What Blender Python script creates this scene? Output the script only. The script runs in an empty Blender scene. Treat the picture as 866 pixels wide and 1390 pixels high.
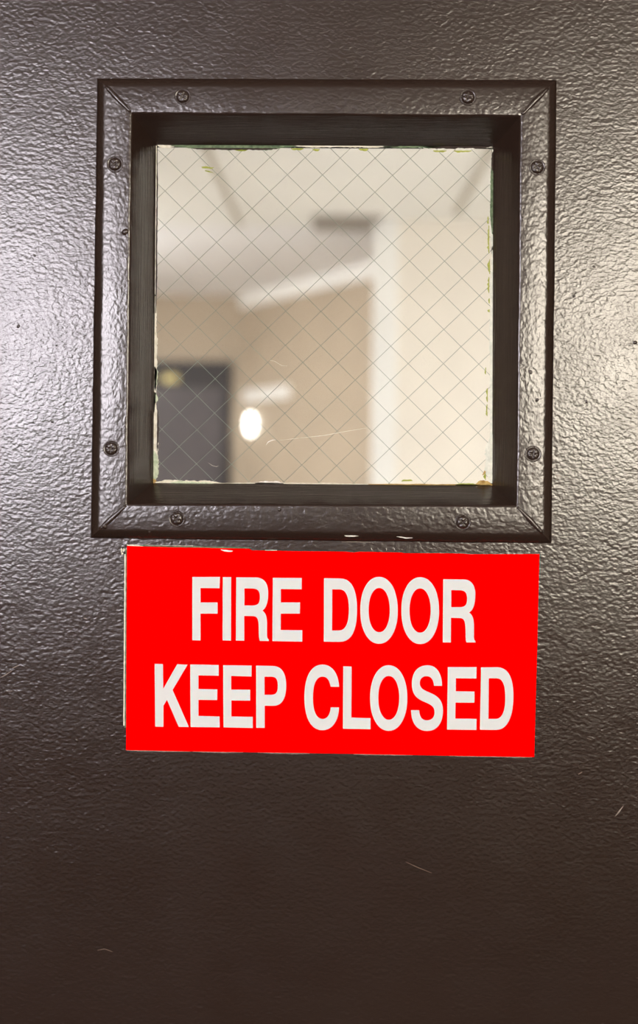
import bpy, bmesh, math, random
from mathutils import Vector, Matrix, noise
from mathutils.geometry import tessellate_polygon

scene = bpy.context.scene
COL = scene.collection

# ------------------------------------------------------------------ camera
FW, FH = 866, 1390
FPX = 50.0 / 24.0 * FW                  # 50 mm lens, 24 mm wide portrait sensor
PCX, PCY = 433.0, 650.0                 # optical centre of the photograph in pixels
ZC = 1.53                               # height of the vision panel's centre
CAM = Vector((0.02039, -0.99942, ZC - 0.13528))
yaw, pitch, roll = 0.02202, 0.00785, -0.01147
ROT = Matrix.Rotation(yaw, 3, 'Z') @ Matrix.Rotation(pitch, 3, 'X') @ Matrix.Rotation(roll, 3, 'Y')
RIGHT, FWD, UP = ROT.col[0].copy(), ROT.col[1].copy(), ROT.col[2].copy()
cd = bpy.data.cameras.new('camera')
cam = bpy.data.objects.new('camera', cd)
COL.objects.link(cam)
m3 = Matrix((RIGHT, UP, -FWD)).transposed()
cam.matrix_world = Matrix.Translation(CAM) @ m3.to_4x4()
cd.sensor_fit = 'HORIZONTAL'
cd.sensor_width = 24
cd.lens = 50
cd.shift_x = 0
cd.shift_y = -(FH / 2 - PCY) / FW
cd.clip_start = 0.02
cd.dof.use_dof = True
cd.dof.focus_distance = 1.005
cd.dof.aperture_fstop = 3.6
scene.camera = cam

# ------------------------------------------------------------------ world, exposure
w = bpy.data.worlds.new('world')
scene.world = w
w.use_nodes = True
w.node_tree.nodes['Background'].inputs[0].default_value = (0.5, 0.5, 0.5, 1)
w.node_tree.nodes['Background'].inputs[1].default_value = 0.02
vs = scene.view_settings
vs.view_transform = 'Standard'
vs.look = 'None'
vs.exposure = 0.0
vs.gamma = 1.0
vs.use_curve_mapping = False

CEIL = 2.50
# radiances: added fill lamps, added glowing windows, added corridor lamps, sconce
L_FILL, L_PANEL, L_FAR, L_SCONCE = 3.0, 30.5, 37.0, 9.0
COOL, WARM = (0.98, 0.92, 0.98), (1.0, 0.90, 0.74)

# ------------------------------------------------------------------ pixel helpers
def ray(x, y):
    return (RIGHT * ((x - PCX) / FPX) + FWD + UP * ((PCY - y) / FPX))

def at_y(x, y, Y):
    d = ray(x, y)
    return CAM + d * ((Y - CAM.y) / d.y)

def at_z(x, y, Z):
    d = ray(x, y)
    return CAM + d * ((Z - CAM.z) / d.z)

# ------------------------------------------------------------------ materials
def srgb(r, g, b):
    f = lambda c: (c / 255 / 12.92) if c / 255 <= 0.04045 else ((c / 255 + 0.055) / 1.055) ** 2.4
    return (f(r), f(g), f(b), 1)

def principled(name, col, rough=0.5, spec=0.5, metal=0.0):
    m = bpy.data.materials.new(name)
    m.use_nodes = True
    b = m.node_tree.nodes['Principled BSDF']
    b.inputs['Base Color'].default_value = col
    b.inputs['Roughness'].default_value = rough
    b.inputs['Specular IOR Level'].default_value = spec
    b.inputs['Metallic'].default_value = metal
    return m, m.node_tree, b

def noise_tex(nt, scale, detail=2.0, distortion=0.0, rough=0.5, vec=None):
    n = nt.nodes.new('ShaderNodeTexNoise')
    n.inputs['Scale'].default_value = scale
    n.inputs['Detail'].default_value = detail
    n.inputs['Distortion'].default_value = distortion
    n.inputs['Roughness'].default_value = rough
    if vec is None:
        t = nt.nodes.new('ShaderNodeTexCoord')
        vec = t.outputs['Object']
    nt.links.new(vec, n.inputs['Vector'])
    return n

def ramp(nt, sock, p0, c0, p1, c1):
    r = nt.nodes.new('ShaderNodeValToRGB')
    r.color_ramp.elements[0].position = p0
    r.color_ramp.elements[0].color = c0
    r.color_ramp.elements[1].position = p1
    r.color_ramp.elements[1].color = c1
    nt.links.new(sock, r.inputs[0])
    return r

def bump(nt, b, sock, strength, dist, prev=None):
    n = nt.nodes.new('ShaderNodeBump')
    n.inputs['Strength'].default_value = strength
    n.inputs['Distance'].default_value = dist
    nt.links.new(sock, n.inputs['Height'])
    if prev:
        nt.links.new(prev.outputs[0], n.inputs['Normal'])
    nt.links.new(n.outputs[0], b.inputs['Normal'])
    return n

def brown_paint(name, peel=0.45, rough=0.24, stretch=(0.8, 1, 1.1), scale=340, wave=0.30):
    """thick brown gloss enamel with an orange-peel relief"""
    m, nt, b = principled(name, (0.03, 0.02, 0.015, 1), rough, 0.66)
    t = nt.nodes.new('ShaderNodeTexCoord')
    mp = nt.nodes.new('ShaderNodeMapping')
    if stretch:
        mp.inputs['Scale'].default_value = stretch
    nt.links.new(t.outputs['Object'], mp.inputs['Vector'])
    v = mp.outputs[0]
    big = noise_tex(nt, 9, 4, vec=t.outputs['Object'])
    cr = ramp(nt, big.outputs['Fac'], 0.2, (0.024, 0.0130, 0.0092, 1), 0.8, (0.0285, 0.0162, 0.0118, 1))
    nt.links.new(cr.outputs[0], b.inputs['Base Color'])
    n1 = noise_tex(nt, scale, 1.6, 0.25, 0.45, v)
    p = bump(nt, b, n1.outputs['Fac'], peel, 0.00085)
    n2 = noise_tex(nt, 60, 1.0, 0.3, 0.5, v)
    p = bump(nt, b, n2.outputs['Fac'], peel * wave, 0.0016, p)
    # roughness wanders a little: worn and dusty patches
    n3 = noise_tex(nt, 25, 3, 0, 0.6, t.outputs['Object'])
    rr = ramp(nt, n3.outputs['Fac'], 0.15, (rough - .03,) * 3 + (1,), 0.9, (rough + .05,) * 3 + (1,))
    nt.links.new(rr.outputs[0], b.inputs['Roughness'])
    return m

M = {}
M['door'] = brown_paint('brown_door_enamel', 0.37, 0.23)
M['rail_h'] = brown_paint('brown_rail_enamel', 0.34, 0.23, (0.8, 1, 1.0), 340, 0.15)
M['rail_v'] = brown_paint('brown_rail_enamel_upright', 0.34, 0.23, (1.0, 1, 0.8), 340, 0.15)
M['slope_v'] = brown_paint('brushed_brown_reveal_upright', 0.30, 0.20, (3.0, 3, 0.12), 260)
M['slope_h'] = brown_paint('brushed_brown_reveal_level', 0.30, 0.20, (0.12, 3, 3), 260)
M['screw'] = brown_paint('brown_screw_enamel', 0.2, 0.26)

m, nt, b = principled('red_sign_vinyl', (0.98, 0.0, 0.0, 1), 0.6, 0.0)
M['red'] = m
m, nt, b = principled('white_sign_vinyl', (0.70, 0.725, 0.725, 1), 0.55, 0.05)
M['letter'] = m
def grainy(name, c0, c1, scale, rough=0.7, spec=0.3, bmp=0.0):
    m, nt, b = principled(name, c0, rough, spec)
    n = noise_tex(nt, scale, 4, 0.3, 0.6)
    r = ramp(nt, n.outputs['Fac'], 0.35, c0, 0.65, c1)
    nt.links.new(r.outputs[0], b.inputs['Base Color'])
    if bmp:
        bump(nt, b, n.outputs['Fac'], bmp, 0.002)
    return m
M['putty'] = grainy('old_cream_putty', srgb(205, 200, 178), srgb(232, 228, 212), 260, bmp=.4)
M['putty_pale'] = grainy('pale_grey_putty', srgb(206, 210, 198), srgb(234, 234, 222), 200, bmp=.3)
M['moss'] = grainy('green_old_paint', srgb(66, 86, 62), srgb(118, 136, 104), 260, bmp=.3)
M['sage'] = grainy('pale_sage_old_paint', srgb(160, 174, 142), srgb(206, 214, 188), 260, bmp=.3)
M['lime'] = grainy('yellow_green_specks', srgb(140, 150, 50), srgb(176, 180, 96), 300)
M['ochre'] = grainy('ochre_old_paint', srgb(150, 118, 60), srgb(198, 170, 104), 250)
M['dark_gap'] = grainy('dark_dry_gasket', srgb(38, 28, 24), srgb(58, 44, 36), 220)
M['chip'] = grainy('bare_primer_chip', srgb(214, 208, 196), srgb(238, 236, 230), 400)
M['scuff'] = grainy('pale_scuff', srgb(120, 106, 98), srgb(158, 146, 136), 300)
m, nt, b = principled('glazing_wire', srgb(130, 141, 127), 0.45, 0.5, 0.0)
M['wire'] = m

# glass: clear with a Schlick reflection (real dielectric strength), a little dust
m = bpy.data.materials.new('clear_wired_glass')
m.use_nodes = True
nt = m.node_tree
nt.nodes.clear()
out = nt.nodes.new('ShaderNodeOutputMaterial')
tr = nt.nodes.new('ShaderNodeBsdfTransparent')
tr.inputs[0].default_value = (0.965, 0.975, 0.965, 1)
gl = nt.nodes.new('ShaderNodeBsdfGlossy')
gl.inputs['Roughness'].default_value = 0.03
lw = nt.nodes.new('ShaderNodeLayerWeight')
lw.inputs[0].default_value = 0.5
pw = nt.nodes.new('ShaderNodeMath'); pw.operation = 'POWER'; pw.inputs[1].default_value = 5
nt.links.new(lw.outputs['Facing'], pw.inputs[0])
ml = nt.nodes.new('ShaderNodeMath'); ml.operation = 'MULTIPLY_ADD'
ml.inputs[1].default_value = 0.96; ml.inputs[2].default_value = 0.03
nt.links.new(pw.outputs[0], ml.inputs[0])
mx = nt.nodes.new('ShaderNodeMixShader')
nt.links.new(ml.outputs[0], mx.inputs[0])
nt.links.new(tr.outputs[0], mx.inputs[1]); nt.links.new(gl.outputs[0], mx.inputs[2])
df = nt.nodes.new('ShaderNodeBsdfDiffuse'); df.inputs[0].default_value = (0.75, 0.74, 0.70, 1)
dn = noise_tex(nt, 900, 1.5, 0, 0.6)
dr = ramp(nt, dn.outputs['Fac'], 0.64, (0.012,) * 3 + (1,), 0.85, (0.12,) * 3 + (1,))
mx2 = nt.nodes.new('ShaderNodeMixShader')
nt.links.new(dr.outputs[0], mx2.inputs[0])
nt.links.new(mx.outputs[0], mx2.inputs[1]); nt.links.new(df.outputs[0], mx2.inputs[2])
nt.links.new(mx2.outputs[0], out.inputs[0])
M['glass'] = m

def emit(name, col, strength):
    m = bpy.data.materials.new(name)
    m.use_nodes = True
    nt = m.node_tree
    nt.nodes.clear()
    o = nt.nodes.new('ShaderNodeOutputMaterial')
    e = nt.nodes.new('ShaderNodeEmission')
    e.inputs[0].default_value = (*col, 1)
    e.inputs[1].default_value = strength
    nt.links.new(e.outputs[0], o.inputs[0])
    return m
M['fill_cool'] = emit('cool_fill_diffuser', COOL, L_FILL)
M['fill_warm'] = emit('warm_fill_diffuser', WARM, L_FILL)
M['panel_cool'] = emit('added_cool_panel', COOL, L_PANEL)  # glowing panels added to make the highlights on the door
M['panel_warm'] = emit('added_warm_panel', WARM, L_PANEL)
M['fill_far'] = emit('corridor_fill_diffuser', (0.975, 0.98, 1.0), L_FAR)
M['lamp_sconce'] = emit('sconce_globe', (1.0, 0.97, 0.92), L_SCONCE)

def plaster(name, col, var=0.04):
    c0 = tuple(max(0, c * (1 - var)) for c in col[:3]) + (1,)
    c1 = tuple(min(1, c * (1 + var)) for c in col[:3]) + (1,)
    return grainy(name, c0, c1, 3, 0.75, 0.25)
M['wall_near'] = plaster('brown_beige_wall_paint', srgb(128, 118, 108))
M['floor'] = plaster('dark_vinyl_floor', srgb(62, 54, 48), 0.15)
M['ceiling'] = plaster('white_ceiling_lit_tone', srgb(240, 238, 238))  # lit copy of the ceiling colour, for the brighter far part
M['near_ceiling'] = plaster('grey_white_ceiling_paint', srgb(170, 165, 158))
M['ceiling_dim'] = plaster('ceiling_dim_tone', srgb(238, 236, 230))  # warmer copy of the ceiling colour, dimmer light painted in
M['beige'] = plaster('beige_wall_paint', srgb(184, 168, 148))
M['cream'] = plaster('cream_wall_paint', srgb(239, 231, 219))
M['white'] = plaster('white_trim_paint', srgb(244, 242, 238))
M['metal_white'], _, _ = principled('white_lamp_housing', srgb(225, 225, 222), 0.4)
M['farfloor'] = plaster('pale_corridor_floor', srgb(222, 219, 216))
M['farslab'] = grainy('dark_grey_door_paint', srgb(76, 70, 73), srgb(88, 81, 83), 5, 0.5)
M['farhead'] = grainy('black_door_head_paint', srgb(40, 35, 37), srgb(50, 44, 45), 5, 0.5)
M['yellow'] = grainy('faded_yellow_plate', srgb(222, 204, 140), srgb(232, 216, 158), 20)
M['vent'] = grainy('dusty_grey_vent', srgb(158, 150, 142), srgb(176, 168, 158), 30)
M['batten'] = plaster('greyed_ceiling_bar', srgb(186, 178, 164))
M['steel'], _, _ = principled('brushed_steel', srgb(150, 148, 145), 0.35, 0.5, 0.9)

# ------------------------------------------------------------------ mesh helpers
def link(name, verts, faces, mat, parent=None, smooth=False):
    me = bpy.data.meshes.new(name)
    me.from_pydata([tuple(v) for v in verts], [], faces)
    bm = bmesh.new(); bm.from_mesh(me)
    bmesh.ops.recalc_face_normals(bm, faces=bm.faces)
    bm.to_mesh(me); bm.free()
    if mat: me.materials.append(mat)
    if smooth:
        for p in me.polygons: p.use_smooth = True
    o = bpy.data.objects.new(name, me)
    COL.objects.link(o)
    if parent: o.parent = parent
    return o

def box_data(x0, x1, y0, y1, z0, z1):
    v = [(x, y, z) for x in (x0, x1) for y in (y0, y1) for z in (z0, z1)]
    f = [(0, 1, 3, 2), (4, 6, 7, 5), (0, 4, 5, 1), (2, 3, 7, 6), (0, 2, 6, 4), (1, 5, 7, 3)]
    return v, f

def box(name, x0, x1, y0, y1, z0, z1, mat, parent=None, bev=0.0):
    v, f = box_data(x0, x1, y0, y1, z0, z1)
    o = link(name, v, f, mat, parent)
    if bev:
        bm = bmesh.new(); bm.from_mesh(o.data)
        bmesh.ops.bevel(bm, geom=list(bm.edges), offset=bev, segments=2, affect='EDGES', profile=0.6)
        bm.to_mesh(o.data); bm.free()
    return o

def boxes(name, lst, mat, parent=None):
    V, F = [], []
    for b_ in lst:
        v, f = box_data(*b_)
        n = len(V)
        V += v; F += [tuple(i + n for i in q) for q in f]
    return link(name, V, F, mat, parent)

def poly_plate(name, loops_px, Y, thick, mat, parent=None):
    """flat cut-out: pixel loops (first outer, then holes) laid on plane Y, standing `thick` proud of it"""
    loops = [[at_y(x, y, Y) for x, y in lp] for lp in loops_px]
    flat = [Vector((p.x, p.z, 0)) for lp in loops for p in lp]
    tris = tessellate_polygon([[Vector((p.x, p.z, 0)) for p in lp] for lp in loops])
    n = len(flat)
    V = [(p.x, Y - thick, p.y) for p in flat] + [(p.x, Y, p.y) for p in flat]
    F = [tuple(t) for t in tris] + [tuple(i + n for i in reversed(t)) for t in tris]
    k = 0
    for lp in loops:
        m_ = len(lp)
        for i in range(m_):
            a, c = k + i, k + (i + 1) % m_
            F.append((a, c, c + n, a + n))
        k += m_
    return link(name, V, F, mat, parent)

def structure(o, label=None):
    o['kind'] = 'structure'
    if label: o['label'] = label
    return o

def thing(o, label, cat, group=None):
    o['label'] = label; o['category'] = cat
    if group: o['group'] = group
    return o

def empty(name, loc=(0, 0, 0)):
    o = bpy.data.objects.new(name, None)
    COL.objects.link(o)
    o.location = loc
    return o

# ================================================================== NEAR ROOM (camera side)
DX0, DX1 = -0.46, 0.46          # door slab
DZ1 = 2.08
T_DOOR = 0.054
NX0, NX1, NY0 = -2.3, 2.3, -3.5
FY1 = 6.60                       # end wall of the corridor beyond
FX0, FX1 = -2.3, 2.3
structure(box('floor', NX0, NX1, NY0, -0.0, -0.1, 0.0, M['floor']), 'dark vinyl floor on the camera side of the brown door')
structure(box('ceiling', NX0, NX1, NY0, 0.10, CEIL, CEIL + .1, M['near_ceiling']), 'grey-white ceiling on the camera side of the brown door')
structure(box('wall_left', NX0 - .1, NX0, NY0, 0.0, 0, CEIL, M['wall_near']), 'brown-beige painted wall left of the brown door')
structure(box('wall_right', NX1, NX1 + .1, NY0, 0.0, 0, CEIL, M['wall_near']), 'brown-beige painted wall right of the brown door')
structure(box('wall_back', NX0, NX1, NY0 - .1, NY0, 0, CEIL, M['wall_near']), 'brown-beige painted wall facing the brown door')
# wall holding the door: three blocks around the opening
wf = boxes('wall_front', [(NX0, DX0 - .05, 0, .10, 0, CEIL), (DX1 + .05, NX1, 0, .10, 0, CEIL), (DX0 - .05, DX1 + .05, 0, .10, DZ1 + .05, CEIL)], M['wall_near'])
structure(wf, 'brown-beige painted wall in which the brown door hangs')
dfm = boxes('trim_1', [(DX0 - .05, DX0 - .003, -.012, .102, 0, DZ1 + .003), (DX1 + .003, DX1 + .05, -.012, .102, 0, DZ1 + .003),
                       (DX0 - .05, DX1 + .05, -.012, .102, DZ1 + .003, DZ1 + .05)], M['door'])
structure(dfm, 'brown steel frame around the fire door')

def fill_lamp(x, y, lx, ly, mat, label, group, deep=.05):
    e = thing(empty('fill_lamp', (x, y, CEIL)), label, 'ceiling lamp', group)
    box('housing', -lx / 2 - .02, lx / 2 + .02, -ly / 2 - .02, ly / 2 + .02, -.03, 0, M['metal_white'], e, .004)
    # curved wrap-round diffuser
    V, F = [], []
    n = 10
    for i in range(n + 1):
        a = math.pi * i / n
        for s in (-1, 1):
            V.append((-lx / 2 * math.cos(a), s * ly / 2, -.03 - deep * math.sin(a)))
    for i in range(n):
        F.append((2 * i, 2 * i + 1, 2 * i + 3, 2 * i + 2))
    F.append(tuple(2 * i for i in range(n + 1))); F.append(tuple(2 * i + 1 for i in range(n + 1)))
    link('diffuser', V, F, mat, e, False)
    return e

fill_lamp(-1.3, -1.5, .45, 1.2, M['fill_cool'], 'added cool white fill lamp on the ceiling, on the left before the brown door', None)  # unseen lamps added to fill light on the door and sign
fill_lamp(1.3, -1.5, .45, 1.2, M['fill_warm'], 'added warm white fill lamp on the ceiling, on the right before the brown door', None)

def window(name, xc, wd, z0, z1, mat, label):
    """added glowing window, unseen, on the wall facing the door"""
    x0, x1, y = xc - wd / 2, xc + wd / 2, NY0
    o = structure(boxes(name, [(x0 - .05, x0, y, y + .03, z0 - .05, z1 + .05), (x1, x1 + .05, y, y + .03, z0 - .05, z1 + .05),
                               (x0, x1, y, y + .03, z1, z1 + .05), (x0, x1, y, y + .03, z0 - .05, z0)], M['white']), label)
    xm = (x0 + x1) / 2
    for a, c in ((x0, xm - .012), (xm + .012, x1)):
        box('pane', a, c, y + .004, y + .010, z0, z1, mat, o)
    box('mullion', xm - .012, xm + .012, y, y + .028, z0, z1, M['white'], o)
    box('sill', x0 - .07, x1 + .07, y, y + .08, z0 - .075, z0 - .05, M['white'], o, .004)
window('added_window_1', -1.24, .95, 1.45, 2.30, M['panel_cool'], 'added glowing frosted window on the wall facing the brown door, cool tint')  # made-up windows, placed and tinted for the door's two bright areas
window('added_window_2', 1.10, .95, 1.45, 2.30, M['panel_warm'], 'added glowing frosted window on the wall facing the brown door, warm tint')

# ================================================================== CORRIDOR BEYOND THE DOOR
def wall_quad(name, p, q, z0, z1, th, mat):
    """upright wall slab from plan point p to q, thickness th to the left-hand side of p->q"""
    d = (Vector(q) - Vector(p)).normalized()
    n = Vector((-d.y, d.x)) * th
    pts = [Vector(p), Vector(q), Vector(q) + n, Vector(p) + n]
    V = [(a.x, a.y, z) for z in (z0, z1) for a in pts]
    F = [(3, 2, 1, 0), (4, 5, 6, 7)] + [(i, (i + 1) % 4, (i + 1) % 4 + 4, i + 4) for i in range(4)]
    return link(name, V, F, mat)

CREAM_Y = 4.45
corner = at_y(330, 500, FY1)                       # far corner of the beige walls
edge = at_y(508, 500, CREAM_Y)                     # free edge of the cream wall
ang_end = at_y(512, 500, 5.45)
structure(box('floor', FX0, FX1, 0.0, FY1 + .1, -.1, 0, M['farfloor']), 'pale floor of the corridor behind the glass')
LIGHT_EDGE = at_z(325, 306, CEIL).y  # edge of the light on the ceiling, painted as a colour change
structure(box('ceiling', FX0, FX1, 0.10, LIGHT_EDGE, CEIL, CEIL + .1, M['ceiling_dim']), 'ceiling of the corridor nearer the glass, dimmer light painted into its colour')
structure(box('ceiling', FX0, FX1, LIGHT_EDGE, FY1 + .1, CEIL, CEIL + .1, M['ceiling']), 'white ceiling at the far end of the corridor, coloured as its lit part')
structure(box('wall_left', FX0 - .1, FX0, 0.1, FY1, 0, CEIL, M['beige']), 'beige side wall of the corridor behind the glass')
structure(box('wall_right', FX1, FX1 + .1, 0.1, CREAM_Y, 0, CEIL, M['cream']), 'cream side wall of the corridor behind the glass')
structure(box('wall_far', FX0, corner.x + .02, FY1, FY1 + .1, 0, CEIL, M['beige']), 'beige end wall with the dark door')
structure(wall_quad('wall_angled', (corner.x, FY1), (ang_end.x + .25, 5.45 - .25 * (FY1 - 5.45) / (ang_end.x - corner.x)), 0, CEIL, .1, M['beige']),
          'beige angled wall beside the dark door, with a white strip along its top')
structure(box('wall_cream', edge.x, FX1, CREAM_Y, CREAM_Y + .12, 0, CEIL, M['cream']), 'cream wall at the right behind the glass')
te = at_y(538, 500, CREAM_Y)
structure(box('trim_2', edge.x - .006, te.x, CREAM_Y - .025, CREAM_Y + .13, 0, CEIL, M['white'], None, .008), 'white corner board on the free edge of the cream wall')
# white strip along the top of the angled wall
dv = (Vector((ang_end.x, 5.45)) - Vector((corner.x, FY1))).normalized()
nv = Vector((dv.y, -dv.x)) if Vector((dv.y, -dv.x)).y < 0 else Vector((-dv.y, dv.x))
p0 = Vector((corner.x, FY1)) + nv * .0
p1 = p0 + dv * 1.7
V = [(a.x, a.y, z) for z in (CEIL - .075, CEIL) for a in (p0, p1, p1 + nv * .03, p0 + nv * .03)]
F = [(3, 2, 1, 0), (4, 5, 6, 7)] + [(i, (i + 1) % 4, (i + 1) % 4 + 4, i + 4) for i in range(4)]
structure(link('trim_3', V, F, M['white']), 'white moulding along the top of the angled wall')
# ceiling bars running away from the glass
for i, (a, c, lb) in enumerate((((283, 205), (326, 304), 'thin grey bar on the corridor ceiling running towards the dark door'),
                                ((668, 200), (619, 288), 'thin grey bar on the corridor ceiling running towards the cream wall'))):
    A = at_z(*a, CEIL); B = at_z(*c, CEIL)
    d = (B - A).normalized()
    A = A - d * (A.y - .4) / d.y
    n = Vector((-d.y, d.x, 0)) * .012
    V = [tuple(p + Vector((0, 0, h))) for h in (-.012, 0.0) for p in (A - n, A + n, B + n, B - n)]
    F = [(3, 2, 1, 0), (4, 5, 6, 7)] + [(k, (k + 1) % 4, (k + 1) % 4 + 4, k + 4) for k in range(4)]
    structure(link('trim_%d' % (4 + i), V, F, M['batten']), lb)
# vent in the ceiling by the cream wall
v0 = at_z(432, 309, CEIL); v1 = at_z(512, 293, CEIL)
ve = thing(empty('ceiling_vent', ((v0.x + v1.x) / 2, (v0.y + v1.y) / 2, CEIL)), 'dusty grey slatted vent on the ceiling before the cream wall', 'vent')
hw, hd = (v1.x - v0.x) / 2 + .02, abs(v1.y - v0.y) / 2 + .02
boxes('frame', [(-hw, hw, -hd, -hd + .02, -.012, 0), (-hw, hw, hd - .02, hd, -.012, 0), (-hw, -hw + .02, -hd + .02, hd - .02, -.012, 0), (hw - .02, hw, -hd + .02, hd - .02, -.012, 0)], M['vent'], ve)
box('backing', -hw + .02, hw - .02, -hd + .02, hd - .02, -.003, 0, M['vent'], ve)
n = 6
for i in range(n):
    y = -hd + .02 + (2 * hd - .04) * (i + .5) / n
    box('slat', -hw + .02, hw - .02, y - .010, y + .010, -.011, -.006, M['vent'], ve)
# dark door in the end wall
d0 = at_y(150, 490, FY1); d1 = at_y(315, 490, FY1)
top = d0.z
bx0, bx1 = d1.x - .96, d1.x
door2 = structure(boxes('door_2', [(bx0, bx0 + .05, FY1 - .03, FY1, 0, top - .04), (bx1 - .05, bx1, FY1 - .03, FY1, 0, top - .04), (bx0, bx1, FY1 - .03, FY1, top - .04, top)], M['farhead']),
                  'dark grey door in the beige end wall, seen through the glass')
zt = at_y(260, 526, FY1).z
box('head_panel', bx0 + .05, bx1 - .05, FY1 - .022, FY1, zt, top - .04, M['farhead'], door2)
box('door_leaf', bx0 + .05, bx1 - .05, FY1 - .018, FY1, 0.0, zt, M['farslab'], door2)
hd_ = box('handle', bx0 + .10, bx0 + .22, FY1 - .07, FY1 - .05, 1.0, 1.02, M['steel'], door2, .004)
box('handle_rose', bx0 + .09, bx0 + .14, FY1 - .055, FY1 - .017, .98, 1.04, M['steel'], door2, .004)
yc = at_y(232, 514, FY1)
yp = thing(box('name_plate', yc.x - .045, yc.x + .045, FY1 - .034, FY1 - .0215, yc.z - .024, yc.z + .024, M['yellow'], None, .003),
           'small yellow plate on the black head panel above the dark door', 'plate')

# objects on the angled wall
def on_angled(x, y):
    d = ray(x, y)
    # plane through p0 with normal nv
    t = ((p0.x - CAM.x) * nv.x + (p0.y - CAM.y) * nv.y) / (d.x * nv.x + d.y * nv.y)
    return CAM + d * t
axis = math.atan2(dv.y, dv.x)
s0, s1 = on_angled(332, 538), on_angled(394, 538)
sl = (s1 - s0).length
sp = box('wall_sign', 0, sl, -.012, 0.0, -.036, .036, M['white'], None, .003)
sp.location = s0; sp.rotation_euler.z = axis
thing(sp, 'long blank white plate on the beige angled wall above the lit lamp', 'sign')
lc = on_angled(347, 576)
ls = empty('wall_lamp', lc); ls.rotation_euler.z = axis
thing(ls, 'lit oval wall lamp on the beige wall beside the dark door', 'lamp')
box('backplate', -.03, .03, -.014, 0, -.05, .05, M['metal_white'], ls, .004)
bm = bmesh.new()
bmesh.ops.create_uvsphere(bm, u_segments=20, v_segments=14, radius=1)
for v in bm.verts: v.co = Vector((v.co.x * .030, v.co.y * .024 - .035, v.co.z * .062))
me = bpy.data.meshes.new('globe'); bm.to_mesh(me); bm.free(); me.materials.append(M['lamp_sconce'])
for p in me.polygons: p.use_smooth = True
o = bpy.data.objects.new('globe', me); COL.objects.link(o); o.parent = ls

fill_lamp(1.15, 2.3, .5, 1.0, M['fill_far'], 'added wrap-round fill lamp before the cream wall behind the glass', None, .15)  # lamp added out of view to brighten cream wall and ceiling
fill_lamp(-1.5, 4.7, .5, 1.0, M['fill_far'], 'added wrap-round fill lamp by the beige side wall before the dark door', None, .12)  # lamp added out of view to brighten the beige walls

# ================================================================== THE FIRE DOOR
random.seed(7)
L_OUT = [(131.5, 106), (756, 108), (749, 738), (122.5, 731)]        # outer edge of the steel glazing frame (TL TR BR BL)
L_INN = [(178.9, 153.4), (706.5, 157.5), (700.8, 686.4), (172.8, 684.8)]  # inner edge of its flat face
L_GLS = [(212.4, 197.5), (668.7, 199.5), (667.5, 658.5), (208.8, 655)]    # edge of the glass
PROUD, YG = 0.0051, 0.0240
cO = [at_y(x, y, 0) for x, y in L_OUT]
cI = [at_y(x, y, -PROUD) for x, y in L_INN]
cG = [at_y(x, y, YG) for x, y in L_GLS]
# door slab with its opening
ox0, ox1 = -.158, .158
oz0, oz1 = ZC - .158, ZC + .158
def slab():
    V, F = [], []
    xs = [DX0, ox0, ox1, DX1]; zs = [0.006, oz0, oz1, DZ1]
    for y in (0, T_DOOR):
        for z in zs:
            for x in xs: V.append((x, y, z))
    idx = lambda k, i, j: k * 16 + j * 4 + i
    for k in (0, 1):
        for j in range(3):
            for i in range(3):
                if i == 1 and j == 1: continue
                F.append((idx(k, i, j), idx(k, i + 1, j), idx(k, i + 1, j + 1), idx(k, i, j + 1)))
    def side(a, c): F.append((idx(0, *a), idx(0, *c), idx(1, *c), idx(1, *a)))
    for i in range(3):
        side((i, 0), (i + 1, 0)); side((i, 3), (i + 1, 3)); side((0, i), (0, i + 1)); side((3, i), (3, i + 1))
    side((1, 1), (2, 1)); side((1, 2), (2, 2)); side((1, 1), (1, 2)); side((2, 1), (2, 2))
    return link('door_1', V, F, M['door'])
door = structure(slab(), 'dark brown enamelled steel fire door with a square wired-glass vision panel')
door['category'] = 'door'

# ---- glazing frame: profile loops from the outer edge to the glass
def lerp4(A, B, t, Y):
    r = []
    for a, c in zip(A, B):
        p = a.lerp(c, t); p.y = Y
        r.append(p)
    return r
loops = [[Vector((p.x, 0.0005, p.z)) for p in cO],
         lerp4(cO, cI, .02, -.0008),
         lerp4(cO, cI, .10, -.0030),
         lerp4(cO, cI, .175, -.0050),
         lerp4(cO, cI, .205, -.0057),
         lerp4(cO, cI, .245, -.0062),
         lerp4(cO, cI, .30, -.0064),
         lerp4(cO, cI, .60, -.0065),
         lerp4(cO, cI, .93, -.0066),
         lerp4(cO, cI, .975, -.0065),
         lerp4(cO, cI, 1.0, -.0060),
         lerp4(cI, cG, .03, -.0052),
         lerp4(cI, cG, .07, -.0042),
         lerp4(cI, cG, .5, (YG - .0042) / 2),
         lerp4(cI, cG, .9, YG - .0025),
         lerp4(cI, cG, 1.0, YG - .0002)]
for lp in loops:
    for p in lp:
        if p.y < 0: p.y *= .78
NSEG = 90
names = ['top', 'right', 'bottom', 'left']
rails = []
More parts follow.
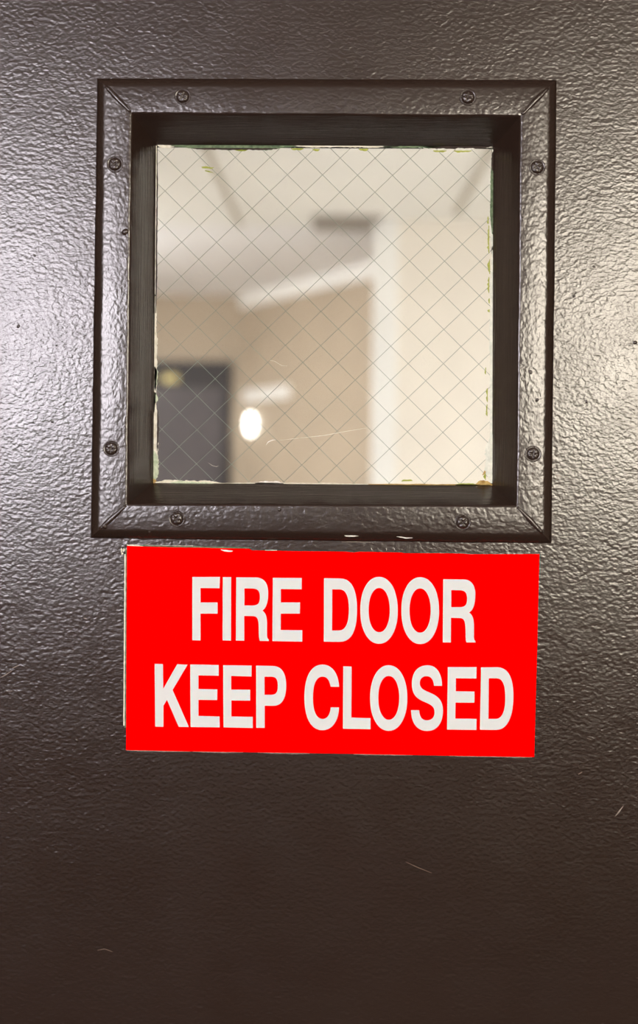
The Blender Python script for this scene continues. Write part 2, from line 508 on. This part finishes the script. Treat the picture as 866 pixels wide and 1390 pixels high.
for s in range(4):
    a, c = s, (s + 1) % 4
    V, F, mats = [], [], []
    nl = len(loops)
    for li, lp in enumerate(loops):
        for k in range(NSEG + 1):
            t = k / NSEG
            p = lp[a].lerp(lp[c], t)
            wv = noise.noise(Vector((p.x * 30, s * 7.3, p.z * 30)))
            w2 = noise.noise(Vector((p.x * 140, li * .7 + s * 3, p.z * 140)))
            fade = min(1, 8 * t, 8 * (1 - t))
            out = (lp[a].lerp(lp[c], .5) - Vector((0, lp[a].y, ZC))).normalized(); out.y = 0
            if li < nl - 2 and li > 0:
                p = p + out * (wv * .00035 + w2 * .00022) * fade
                p.y += (wv * .00012 + w2 * .00008) * fade
            elif li == 0:
                p = p + out * wv * .0003 * fade
            V.append(p)
    for li in range(nl - 1):
        for k in range(NSEG):
            i0 = li * (NSEG + 1) + k
            F.append((i0, i0 + 1, i0 + NSEG + 2, i0 + NSEG + 1))
            mats.append(1 if li >= 11 else 0)
    me = bpy.data.meshes.new('frame_rail')
    me.from_pydata([tuple(v) for v in V], [], F)
    hor = s in (0, 2)
    me.materials.append(M['rail_h' if hor else 'rail_v']); me.materials.append(M['slope_h' if hor else 'slope_v'])
    for p, mi in zip(me.polygons, mats):
        p.material_index = mi; p.use_smooth = True
    # normals must face the room
    bm = bmesh.new(); bm.from_mesh(me); bm.normal_update()
    if sum(f.normal.y for f in bm.faces) > 0:
        bmesh.ops.reverse_faces(bm, faces=bm.faces)
    bm.to_mesh(me); bm.free()
    o = bpy.data.objects.new('frame_rail', me)
    COL.objects.link(o); o.parent = door
    o['label'] = 'brown mitred steel rail, %s side of the vision panel' % names[s]
    rails.append(o)
    # its twin on the corridor face of the door
    r2 = bpy.data.objects.new('back_frame_rail', me)
    COL.objects.link(r2); r2.parent = door
    r2.matrix_local = Matrix.Translation((0, T_DOOR, 0)) @ Matrix.Diagonal((1, -1, 1, 1))

# ---- mitre welds: thick runs of paint over the corner joints
def tube(name, pts, rads, mat, parent, seg=10, flat=1.0):
    V, F = [], []
    n = len(pts)
    for i, (p, r) in enumerate(zip(pts, rads)):
        d = (pts[min(i + 1, n - 1)] - pts[max(i - 1, 0)]).normalized()
        u = d.cross(Vector((0, 1, 0))).normalized()
        v = Vector((0, 1, 0))
        for k in range(seg):
            a = 2 * math.pi * k / seg
            V.append(p + u * r * math.cos(a) + v * r * flat * math.sin(a))
    for i in range(n - 1):
        for k in range(seg):
            F.append((i * seg + k, i * seg + (k + 1) % seg, (i + 1) * seg + (k + 1) % seg, (i + 1) * seg + k))
    F.append(tuple(range(seg))); F.append(tuple((n - 1) * seg + k for k in range(seg)))
    return link(name, V, F, mat, parent, True)

for s in range(4):
    A = lerp4(cO, cI, .27, -.0048)[s]; B = lerp4(cO, cI, .97, -.0050)[s]
    pts, rads = [], []
    for k in range(13):
        t = k / 12
        p = A.lerp(B, t)
        p.x += noise.noise(Vector((t * 3, s, 0))) * .0004
        pts.append(p); rads.append(.0021 * (0.55 + .45 * math.sin(math.pi * min(1, t * 1.15 + .02))) + .0002 * noise.noise(Vector((t * 5, s, 3))))
    tube('mitre_weld', pts, rads, M['screw'], rails[s], 10, .62)

# ---- screws
def screw_mesh():
    prof = [(0.0064, 0.0003), (0.0060, -.0003), (0.0055, -.0004), (0.0051, 0.0001), (0.0048, 0.0000), (0.0045, -.0008), (0.0040, -.0013), (.0031, -.0016), (.0018, -.0018), (.0008, -.0018)]
    SEG = 32
    V, F = [], []
    for r, y in prof:
        for k in range(SEG):
            a = 2 * math.pi * k / SEG
            x, z = r * math.cos(a), r * math.sin(a)
            yy = y
            cross = min(abs(x), abs(z))
            if r < .0034:
                yy += .0009 * max(0, 1 - cross / .0007) * min(1, (0.0036 - r) / .0012)
            V.append((x, yy, z))
    V.append((0, -.0009, 0))
    for i in range(len(prof) - 1):
        for k in range(SEG):
            F.append((i * SEG + k, i * SEG + (k + 1) % SEG, (i + 1) * SEG + (k + 1) % SEG, (i + 1) * SEG + k))
    c = len(V) - 1; i = len(prof) - 1
    for k in range(SEG): F.append((i * SEG + k, i * SEG + (k + 1) % SEG, c))
    return V, F
sv, sf = screw_mesh()
SCREWS = [(248, 131, 0), (635, 132, 0), (729, 227, 1), (723.5, 616, 1), (628, 709, 2), (240, 704, 2), (151, 609, 3), (156, 223, 3)]
proto = None
for i, (x, y, r) in enumerate(SCREWS):
    if proto is None:
        o = link('screw', sv, sf, M['screw'], rails[r], True); proto = o
        if sum(p.normal.y for p in o.data.polygons) > 0: o.data.flip_normals()
    else:
        o = proto.copy(); COL.objects.link(o); o.parent = rails[r]
    p = at_y(x, y, -.0051)
    o.location = p
    o.rotation_euler = (0, random.uniform(0, 1.57), 0)

# lumps and runs of paint on the rails
def lump(px, py, r, Y, par, hgt=.5):
    c = at_y(px, py, Y)
    V, F = [], []
    rings, seg = 4, 14
    for i in range(rings):
        a = math.pi / 2 * i / rings
        for k in range(seg):
            b_ = 2 * math.pi * k / seg
            rr = r * math.cos(a) * (1 + .12 * math.sin(2 * b_ + px))
            V.append((c.x + rr * math.cos(b_), c.y - r * hgt * math.sin(a), c.z + rr * math.sin(b_)))
    V.append((c.x, c.y - r * hgt, c.z))
    for i in range(rings - 1):
        for k in range(seg):
            F.append((i * seg + k, i * seg + (k + 1) % seg, (i + 1) * seg + (k + 1) % seg, (i + 1) * seg + k))
    for k in range(seg): F.append(((rings - 1) * seg + k, (rings - 1) * seg + (k + 1) % seg, len(V) - 1))
    o = link('paint_lump', V, F, M['screw'], par, True)
    if sum(p.normal.y for p in o.data.polygons) > 0: o.data.flip_normals()
lump(170.0, 315, .0028, -.0046, rails[3], .55)
lump(150, 222 + 105, .0008, -.0050, rails[3])
lump(729, 543, .0014, -.0050, rails[1]); lump(720, 505, .0016, -.0050, rails[1], .3)
lump(379, 692, .0013, -.0051, rails[2]); lump(203, 722, .0010, -.0049, rails[2])
lump(142, 714, .0022, -.0050, rails[3], .4)

# ---- glass and its wires
gx0 = min(p.x for p in cG) - .006; gx1 = max(p.x for p in cG) + .006
gz0 = min(p.z for p in cG) - .006; gz1 = max(p.z for p in cG) + .006
glass = box('glass_pane', gx0, gx1, YG, T_DOOR - YG, gz0, gz1, M['glass'], door)
glass['label'] = 'square clear glass pane with a diagonal wire mesh inside'
YW = T_DOOR / 2
n0 = at_y(577.2, 563.3, YW)
n13 = at_y(268.2, 630.6, YW)
HX = (n0.x - n13.x) / 13
# vertical half step from two nodes of one column
nA = at_y(553.7, 539.8, YW); nB = at_y(553.7 + 23.8 * 3, 539.8 + 23.5 * 3, YW)
HZ = (nA.z - nB.z) / 3
HX = (HX + (nB.x - nA.x) / 3) / 2
def clip(p, d):
    t0, t1 = -9, 9
    for q, dd, lo, hi in ((p.x, d.x, gx0 + .001, gx1 - .001), (p.z, d.z, gz0 + .001, gz1 - .001)):
        a, c = (lo - q) / dd, (hi - q) / dd
        if a > c: a, c = c, a
        t0, t1 = max(t0, a), min(t1, c)
    return t0, t1
WR = .00017
for sgn in (1, -1):
    d = Vector((HX, 0, sgn * HZ)).normalized()
    for k in range(-30, 31):
        p = n0 + Vector((2 * HX * k, 0, 0)); p.y = YW + sgn * .00022
        t0, t1 = clip(p, d)
        if t1 - t0 < .004: continue
        A, B = p + d * t0, p + d * t1
        # each wire wavers a little
        n = max(3, int((t1 - t0) / .02))
        ax = Vector((-d.z, 0, d.x))
        pts = [A.lerp(B, i / n) + ax * .00035 * noise.noise(Vector((i * .45, k * 3.1, sgn * 5))) for i in range(n + 1)]
        tube('wire', pts, [WR] * (n + 1), M['wire'], glass, 6)

# ---- old putty and paint remnants along the edge of the glass
def ribbon(name, path, w0, w1, jag, mat, Y=YG, thick=.0006, side=1, step=2.2, par=None, taper=True):
    """ragged strip of paint: a pixel polyline gives one clean edge, the other edge is torn"""
    a, c = Vector(path[0]), Vector(path[1])
    L = (c - a).length
    d = (c - a) / L
    nrm = Vector((-d.y, d.x)) * side
    n = max(3, int(L / step))
    e1, e2 = [], []
    sd = random.random() * 100
    for i in range(n + 1):
        t = i / n
        p = a + d * L * t
        wd = w0 + (w1 - w0) * (.5 + .5 * noise.noise(Vector((t * L * .05, sd, 0)))) + jag * noise.noise(Vector((t * L * .35, sd, 5)))
        if taper: wd *= min(1, .15 + 4 * t, .15 + 4 * (1 - t))
        wd *= 1.25
        e1.append(p + nrm * (-.6 + .4 * noise.noise(Vector((t * L * .2, sd, 9)))))
        e2.append(p + nrm * max(.3, wd))
    lp = [tuple(p) for p in e1] + [tuple(p) for p in reversed(e2)]
    return poly_plate(name, [lp], Y, thick, mat, par or glass)
# left edge
ribbon('putty', [(212.5, 198), (211.0, 400)], .6, 2.6, .9, M['putty'], side=-1)
ribbon('putty', [(211.0, 402), (209.5, 560)], .8, 3.2, 1.2, M['putty'], side=-1)
ribbon('putty', [(209.6, 540), (208.9, 655)], 2.5, 6.0, 2.2, M['putty'], side=-1)
ribbon('putty', [(209.2, 612), (208.9, 654)], 3.0, 6.5, 2.0, M['sage'], Y=YG - .0003, side=-1)
ribbon('dry_gasket', [(213.6, 208), (211.6, 425)], .5, 1.3, .4, M['dark_gap'], side=-1, Y=YG - .0005, step=3)
ribbon('dry_gasket', [(214.2, 555), (213.4, 612)], .6, 1.8, .5, M['dark_gap'], side=-1, Y=YG - .0005)
for (y0, y1, x) in ((498, 530, 210.3), (532, 548, 210)):
    ribbon('old_paint', [(x, y0), (x - .2, y1)], 1.5, 4.2, 1.5, M['sage'], side=-1, Y=YG - .0003, thick=.0003)
# top edge
ribbon('putty', [(214, 197.6), (238, 198)], 1.0, 3.5, 1.3, M['putty'])
ribbon('old_paint', [(232, 197.6), (402, 198.4)], 2.5, 6.0, 1.5, M['moss'])
ribbon('dry_gasket', [(262, 201.5), (376, 202)], .6, 2.2, .8, M['dark_gap'], Y=YG - .0006)
ribbon('putty', [(398, 198.4), (540, 199)], .4, 2.2, .7, M['putty'])
ribbon('dry_gasket', [(520, 199), (600, 199.3)], .8, 2.4, .8, M['moss'])
ribbon('dry_gasket', [(575, 199.2), (664, 199.5)], 1.0, 3.6, 1.2, M['dark_gap'])
ribbon('putty', [(560, 199.2), (668, 199.5)], .6, 5.2, 1.6, M['putty_pale'], thick=.0003)
for (x0, x1, y) in ((395, 412, 202), (424, 434, 203), (487, 500, 202.5), (588, 606, 205), (616, 640, 205), (318, 336, 203)):
    ribbon('old_paint', [(x0, y), (x1, y)], .8, 2.4, 1.0, M['lime'], thick=.0003)
poly_plate('old_paint', [[(273, 226.5), (280, 225.8), (286, 227.4), (291, 227.2), (287, 229.2), (280, 228.6), (275, 228.6)]], YG, .0003, M['lime'], glass)
poly_plate('old_paint', [[(278, 231), (284, 232), (290, 235), (285, 234), (279, 232.4)]], YG, .0002, M['lime'], glass)
# right edge
ribbon('putty', [(668.7, 203), (668.3, 340)], 1.4, 4.0, 1.0, M['putty_pale'])
ribbon('old_paint', [(668.6, 214), (668.2, 318)], 1.0, 3.4, .8, M['moss'], Y=YG - .0003)
ribbon('putty', [(668.3, 335), (667.7, 640)], 1.4, 3.8, 1.0, M['putty_pale'])
ribbon('putty', [(668.0, 590), (667.5, 656)], 4.0, 9.0, 2.5, M['putty_pale'], Y=YG - .0002)
for (y0, y1, x) in ((294, 304, 662.5), (306, 344, 663.5), (352, 372, 664.5), (376, 398, 663.5), (405, 412, 664), (420, 424, 664),
                    (499, 508, 659), (527, 546, 661.5), (549, 565, 661), (640, 652, 659)):
    ribbon('old_paint', [(x, y0), (x, y1)], 0.4, 2.0, 1.8, M['lime'], thick=.0003, step=1.3)
ribbon('dry_gasket', [(668.9, 206), (668.6, 232)], .8, 2.4, .8, M['dark_gap'], Y=YG - .0005)
# bottom edge
ribbon('putty', [(210, 655), (300, 656)], 1.2, 4.0, 1.3, M['putty'], side=-1)
ribbon('old_paint', [(232, 655.4), (290, 656)], .6, 2.6, .9, M['sage'], side=-1, Y=YG - .0003)
ribbon('putty', [(346, 656.4), (385, 656.8)], 1.2, 4.4, 1.5, M['chip'], side=-1)
ribbon('putty', [(300, 656), (500, 657.2)], .3, 1.4, .5, M['putty'], side=-1)
ribbon('putty', [(500, 657.2), (666, 658.5)], .3, 1.1, .4, M['ochre'], side=-1)
ribbon('old_paint', [(545, 653), (560, 652.5)], .8, 2.2, 1.0, M['lime'], thick=.0003, side=-1)
ribbon('old_paint', [(618, 658), (648, 658.4)], .8, 2.6, .9, M['lime'], side=-1)
ribbon('old_paint', [(645, 658), (668, 658.4)], 2.0, 5.5, 1.8, M['ochre'], side=-1)
ribbon('old_paint', [(655, 645), (659, 637)], .8, 2.2, .6, M['ochre'])
ribbon('old_paint', [(208.5, 650), (209.0, 656)], 2.0, 4.0, 1.0, M['ochre'], Y=YG - .0006, side=-1)
# scratches on the glass
def scratch(pts, wd, Y, mat, par, thick=.00012, name='scratch'):
    up, lo = [], []
    n = len(pts)
    for i, p in enumerate(pts):
        a, c = Vector(pts[max(i - 1, 0)]), Vector(pts[min(i + 1, n - 1)])
        d = (c - a).normalized(); nn = Vector((-d.y, d.x))
        t = i / (n - 1)
        h = wd * (.25 + .75 * math.sin(math.pi * t)) / 2
        up.append(tuple(Vector(p) + nn * h)); lo.append(tuple(Vector(p) - nn * h))
    return poly_plate(name, [up + lo[::-1]], Y, thick, mat, par)
scratch([(361, 604), (364, 600), (369, 597.5), (374, 597)], 1.3, YG, M['chip'], glass)
scratch([(380, 597.5), (405, 595), (440, 591), (470, 585.5), (502, 580)], .8, YG, M['putty'], glass)
scratch([(283, 628), (288, 632), (294, 633.5), (297, 632)], .5, YG, M['putty'], glass)
scratch([(366, 489), (373, 490.5), (382, 496), (390, 497)], .6, YG, M['putty'], glass)

# ---- chips and scuffs on the paintwork
def chip(lp, Y, mat, par): poly_plate('paint_chip', [lp], Y, .00015, mat, par)
chip([(467, 726.6), (472, 725), (481, 725.4), (483, 727), (487, 727.6), (480, 728.6), (470, 728.4)], -.0037, M['chip'], rails[2])
scratch([(538, 728.2), (544, 729), (551, 730.4), (560, 730)], 1.5, -.0032, M['chip'], rails[2], name='paint_chip')
scratch([(464, 735.5), (482, 735.6), (503, 736)], 1.0, -.0002, M['scuff'], door, name='scuff')
for pts, wd in (([(0, 920), (8, 916), (16, 910.5)], 1.2), ([(17, 907), (22, 904.5), (27, 902.5)], 1.4), ([(9, 938), (17, 938)], 1.2),
                ([(551, 1170), (566, 1177), (586, 1185)], .45), ([(835, 1108), (840, 1102), (846, 1094)], 2.0), ([(785, 1051), (790, 1048)], 1.6),
                ([(797, 1002), (803, 1004)], 1.0), ([(114, 839), (118, 840)], 1.6), ([(132, 1290), (142, 1288), (153, 1292)], .5)):
    scratch(pts, wd, 0, M['scuff'], door, name='scuff')
for pts in ([(504, 744), (505, 746.5)], [(524, 744), (525, 747)], [(535, 744), (536, 746.5)]):
    scratch(pts, 1.2, 0, M['chip'], door, name='paint_chip')
for (x, y, r) in ((47, 347, .0011), (25, 443, .0013), (71, 572, .0012), (77, 469, .0009), (806, 362, .0011), (779, 402, .0012), (862, 465, .0016), (104, 1005, .0016),
                  (812, 300, .0010), (842, 285, .0009), (796, 545, .0012), (190, 60, .0008)):
    lump(x, y, r, 0.0001, door, .45)
# run of paint between frame and sign
scratch([(445, 745), (453, 739), (465, 738), (476, 743)], 1.6, 0, M['screw'], door, .0004, name='paint_run')

# ================================================================== THE SIGN
YS = -0.0002
SIGN = [(172.5, 741), (205, 742), (250, 743), (300, 744), (338, 744.8), (342, 747), (400, 748), (440, 748.4), (470, 748.8), (480, 750), (488, 748.8), (545, 750),
        (550, 751), (600, 751), (628, 751.6), (636, 752.3), (732, 752), (729, 880), (725, 1027.5), (600, 1025.5), (450, 1022.6), (260, 1019.8), (171.2, 1018), (171.8, 880)]
sign = poly_plate('fire_door_sign', [SIGN], YS, .0007, M['red'])
thing(sign, 'red rectangular FIRE DOOR KEEP CLOSED sign stuck below the glass of the brown door', 'sign')
YL = YS - .0007

def T(crop, sc):
    return lambda pts: [(x / sc + crop[0], y / sc + crop[1]) for x, y in pts]
def cub(p0, p1, p2, p3, n=10):
    r = []
    for i in range(1, n + 1):
        t = i / n; s = 1 - t
        r.append((s**3 * p0[0] + 3 * s * s * t * p1[0] + 3 * s * t * t * p2[0] + t**3 * p3[0],
                  s**3 * p0[1] + 3 * s * s * t * p1[1] + 3 * s * t * t * p2[1] + t**3 * p3[1]))
    return r
def path(*segs):
    """points; a 3-tuple of points is a Bezier segment from the last point"""
    r = []
    for s in segs:
        if isinstance(s[0], (int, float)): r.append(s)
        else: r += cub(r[-1], *s)
    return r
def ell(cx, cy, rx, ry, n=56, e=2.12):
    r = []
    for i in range(n):
        a = 2 * math.pi * i / n
        c, s = math.cos(a), math.sin(a)
        r.append((cx + rx * math.copysign(abs(c) ** (2 / e), c), cy + ry * math.copysign(abs(s) ** (2 / e), s)))
    return r
def letter(ch, *lps):
    o = poly_plate('letter', lps, YL, .00015, M['letter'], sign)
    o['label'] = 'white capital letter ' + ch

t = T((250, 770), 4.33)
letter('F', t([(48, 57), (210, 57), (208, 123), (96, 122), (96, 207), (196, 207), (196, 272), (96, 272), (96, 430), (48, 429)]))
letter('I', t([(227, 58), (276, 58), (275, 431), (226, 430)]))
letter('R', t(path((306, 59), (425, 60), ((478, 62), (494, 105), (494, 152)), ((494, 205), (482, 240), (460, 254)),
                   ((480, 270), (486, 292), (487, 325)), (487, 400), ((487, 412), (490, 420), (497, 425)), (497, 433), (445, 433),
                   ((438, 418), (439, 390), (438, 350)), ((437, 305), (430, 288), (405, 287)), (353, 286), (353, 431), (304, 431))),
       t(path((354, 124), (354, 224), (400, 225), ((434, 225), (445, 212), (445, 176)), ((445, 140), (434, 126), (402, 125)))))
letter('E', t([(521, 62), (691, 63), (690, 129), (568, 128), (568, 207), (681, 207), (680, 272), (568, 272), (567, 369), (694, 370), (694, 437), (519, 434)]))
t = T((430, 770), 3.765)
letter('D', t(path((37, 56), (120, 57), ((180, 57), (207, 120), (206, 218)), ((205, 325), (178, 380), (118, 381)), (36, 380))),
       t(path((79, 113), (78, 323), (115, 323), ((150, 322), (164, 280), (164, 218)), ((164, 150), (150, 113), (116, 113)))))
letter('O', t(ell(318, 220, 96, 171)), t(ell(319, 219, 54, 113)))
letter('O', t(ell(528.5, 221.5, 96.5, 171)), t(ell(528, 221, 54, 113)))
letter('R', t(path((646, 61), (750, 62), ((796, 63), (810, 100), (810, 140)), ((810, 188), (800, 218), (778, 231)),
                   ((797, 244), (802, 264), (803, 292)), (803, 356), ((803, 366), (805, 373), (811, 377)), (811, 384), (765, 384),
                   ((760, 372), (761, 350), (760, 315)), ((759, 274), (752, 260), (730, 259)), (686, 258), (685, 384), (644, 384))),
       t(path((687, 117), (687, 204), (728, 204), ((758, 204), (768, 193), (768, 162)), ((768, 130), (758, 118), (730, 117)))))
t = T((200, 890), 3.936)
letter('K', t([(39, 44), (83, 45), (85, 177), (160, 46), (215, 48), (135, 183), (222, 381), (168, 380), (105, 236), (86, 267), (86, 380), (42, 379)]))
letter('E', t([(229, 47), (381, 50), (381, 107), (273, 105), (273, 178), (374, 180), (373, 237), (273, 236), (273, 322), (386, 325), (387, 383), (231, 381)]))
letter('E', t([(405, 51), (557, 53), (556, 111), (448, 108), (448, 181), (549, 182), (549, 240), (449, 239), (449, 325), (563, 327), (563, 386), (407, 383)]))
letter('P', t(path((581, 53), (670, 55), ((722, 56), (742, 100), (742, 158)), ((742, 225), (722, 268), (672, 268)), (627, 267), (627, 386), (582, 385))),
       t(path((626, 112), (626, 209), (660, 209), ((688, 209), (697, 196), (697, 161)), ((697, 126), (688, 113), (662, 112)))))
t = T((400, 890), 5.413)
letter('C', t(path((327, 229), (264, 228), ((256, 178), (236, 153), (203, 154)), ((155, 156), (134, 215), (134, 308)), ((134, 405), (158, 463), (205, 465)),
                   ((240, 465), (260, 432), (265, 380)), (326, 380), ((322, 482), (275, 547), (205, 548)), ((115, 548), (70, 450), (71, 305)),
                   ((72, 165), (112, 66), (204, 65)), ((275, 65), (322, 130), (327, 229)))[:-1]))
letter('L', t([(357, 78), (418, 80), (416, 455), (557, 459), (557, 540), (354, 537)]))
letter('O', t(ell(690.5, 311, 137, 241)), t(ell(691, 310, 77, 161)))
t = T((540, 890), 5.094)
letter('S', t(path((306, 209), (250, 208), ((246, 165), (230, 142), (199, 142)), ((168, 142), (152, 160), (152, 190)), ((152, 222), (175, 236), (208, 250)),
                   ((268, 274), (312, 300), (312, 380)), ((312, 468), (268, 521), (204, 521)), ((132, 521), (92, 465), (91, 377)), (147, 377),
                   ((150, 425), (168, 447), (202, 447)), ((236, 447), (254, 425), (254, 392)), ((254, 352), (228, 338), (192, 323)),
                   ((136, 300), (97, 275), (97, 195)), ((98, 112), (138, 67), (205, 66)), ((268, 66), (305, 120), (306, 209)))[:-1]))
letter('E', t([(346, 79), (544, 79), (543, 157), (401, 156), (400, 246), (530, 248), (529, 325), (399, 324), (397, 435), (544, 437), (543, 513), (340, 511)]))
letter('D', t(path((575, 81), (690, 80), ((770, 82), (802, 165), (799, 295)), ((795, 430), (755, 512), (682, 513)), (568, 512))),
       t(path((629, 156), (626, 437), (678, 437), ((724, 436), (743, 375), (743, 295)), ((743, 205), (726, 157), (684, 156)))))
# edges of an older sign showing from under the red one
ribbon('old_sign_edge', [(168.0, 985), (169.6, 752)], .9, 1.3, .15, M['putty'], Y=0, thick=.0003, par=sign, step=6, taper=False)
ribbon('old_sign_edge', [(169.4, 988), (171.0, 745)], 1.2, 2.2, .3, M['moss'], Y=0, thick=.00025, par=sign, step=6, taper=False)
ribbon('old_sign_edge', [(172, 739.6), (196, 740.6)], .8, 2.4, 1.0, M['putty'], Y=0, thick=.0004, par=sign)
ribbon('old_sign_edge', [(190, 740.6), (340, 743.8)], .7, 1.6, .4, M['moss'], Y=0, thick=.0004, par=sign)
ribbon('old_sign_edge', [(196, 740.4), (262, 741.4)], .3, 1.0, .4, M['putty'], Y=0, thick=.0004, par=sign)
ribbon('old_sign_edge', [(300, 746.2), (316, 748)], .6, 1.5, .5, M['chip'], Y=YL + .0002, thick=.0004, par=sign)
ribbon('old_sign_edge', [(360, 747.2), (376, 747)], .3, 1.2, .5, M['putty'], Y=0, thick=.0009, par=sign)
for (a, c, d) in ((165, 744, 750), (168, 744, 749), (166, 750, 753)):
    ribbon('old_sign_edge', [(a, c), (a - .4, d)], .8, 1.6, .6, M['putty'], Y=0, thick=.0004, par=sign, side=-1)
for (x0, x1) in ((172, 258), (262, 330), (350, 420), (480, 560), (610, 722)):
    y = lambda x: 1018.6 + (x - 171) * .0168
    ribbon('old_sign_edge', [(x0, y(x0)), (x1, y(x1))], .3, 1.3, .4, M['scuff'], Y=0, thick=.0003, par=sign)
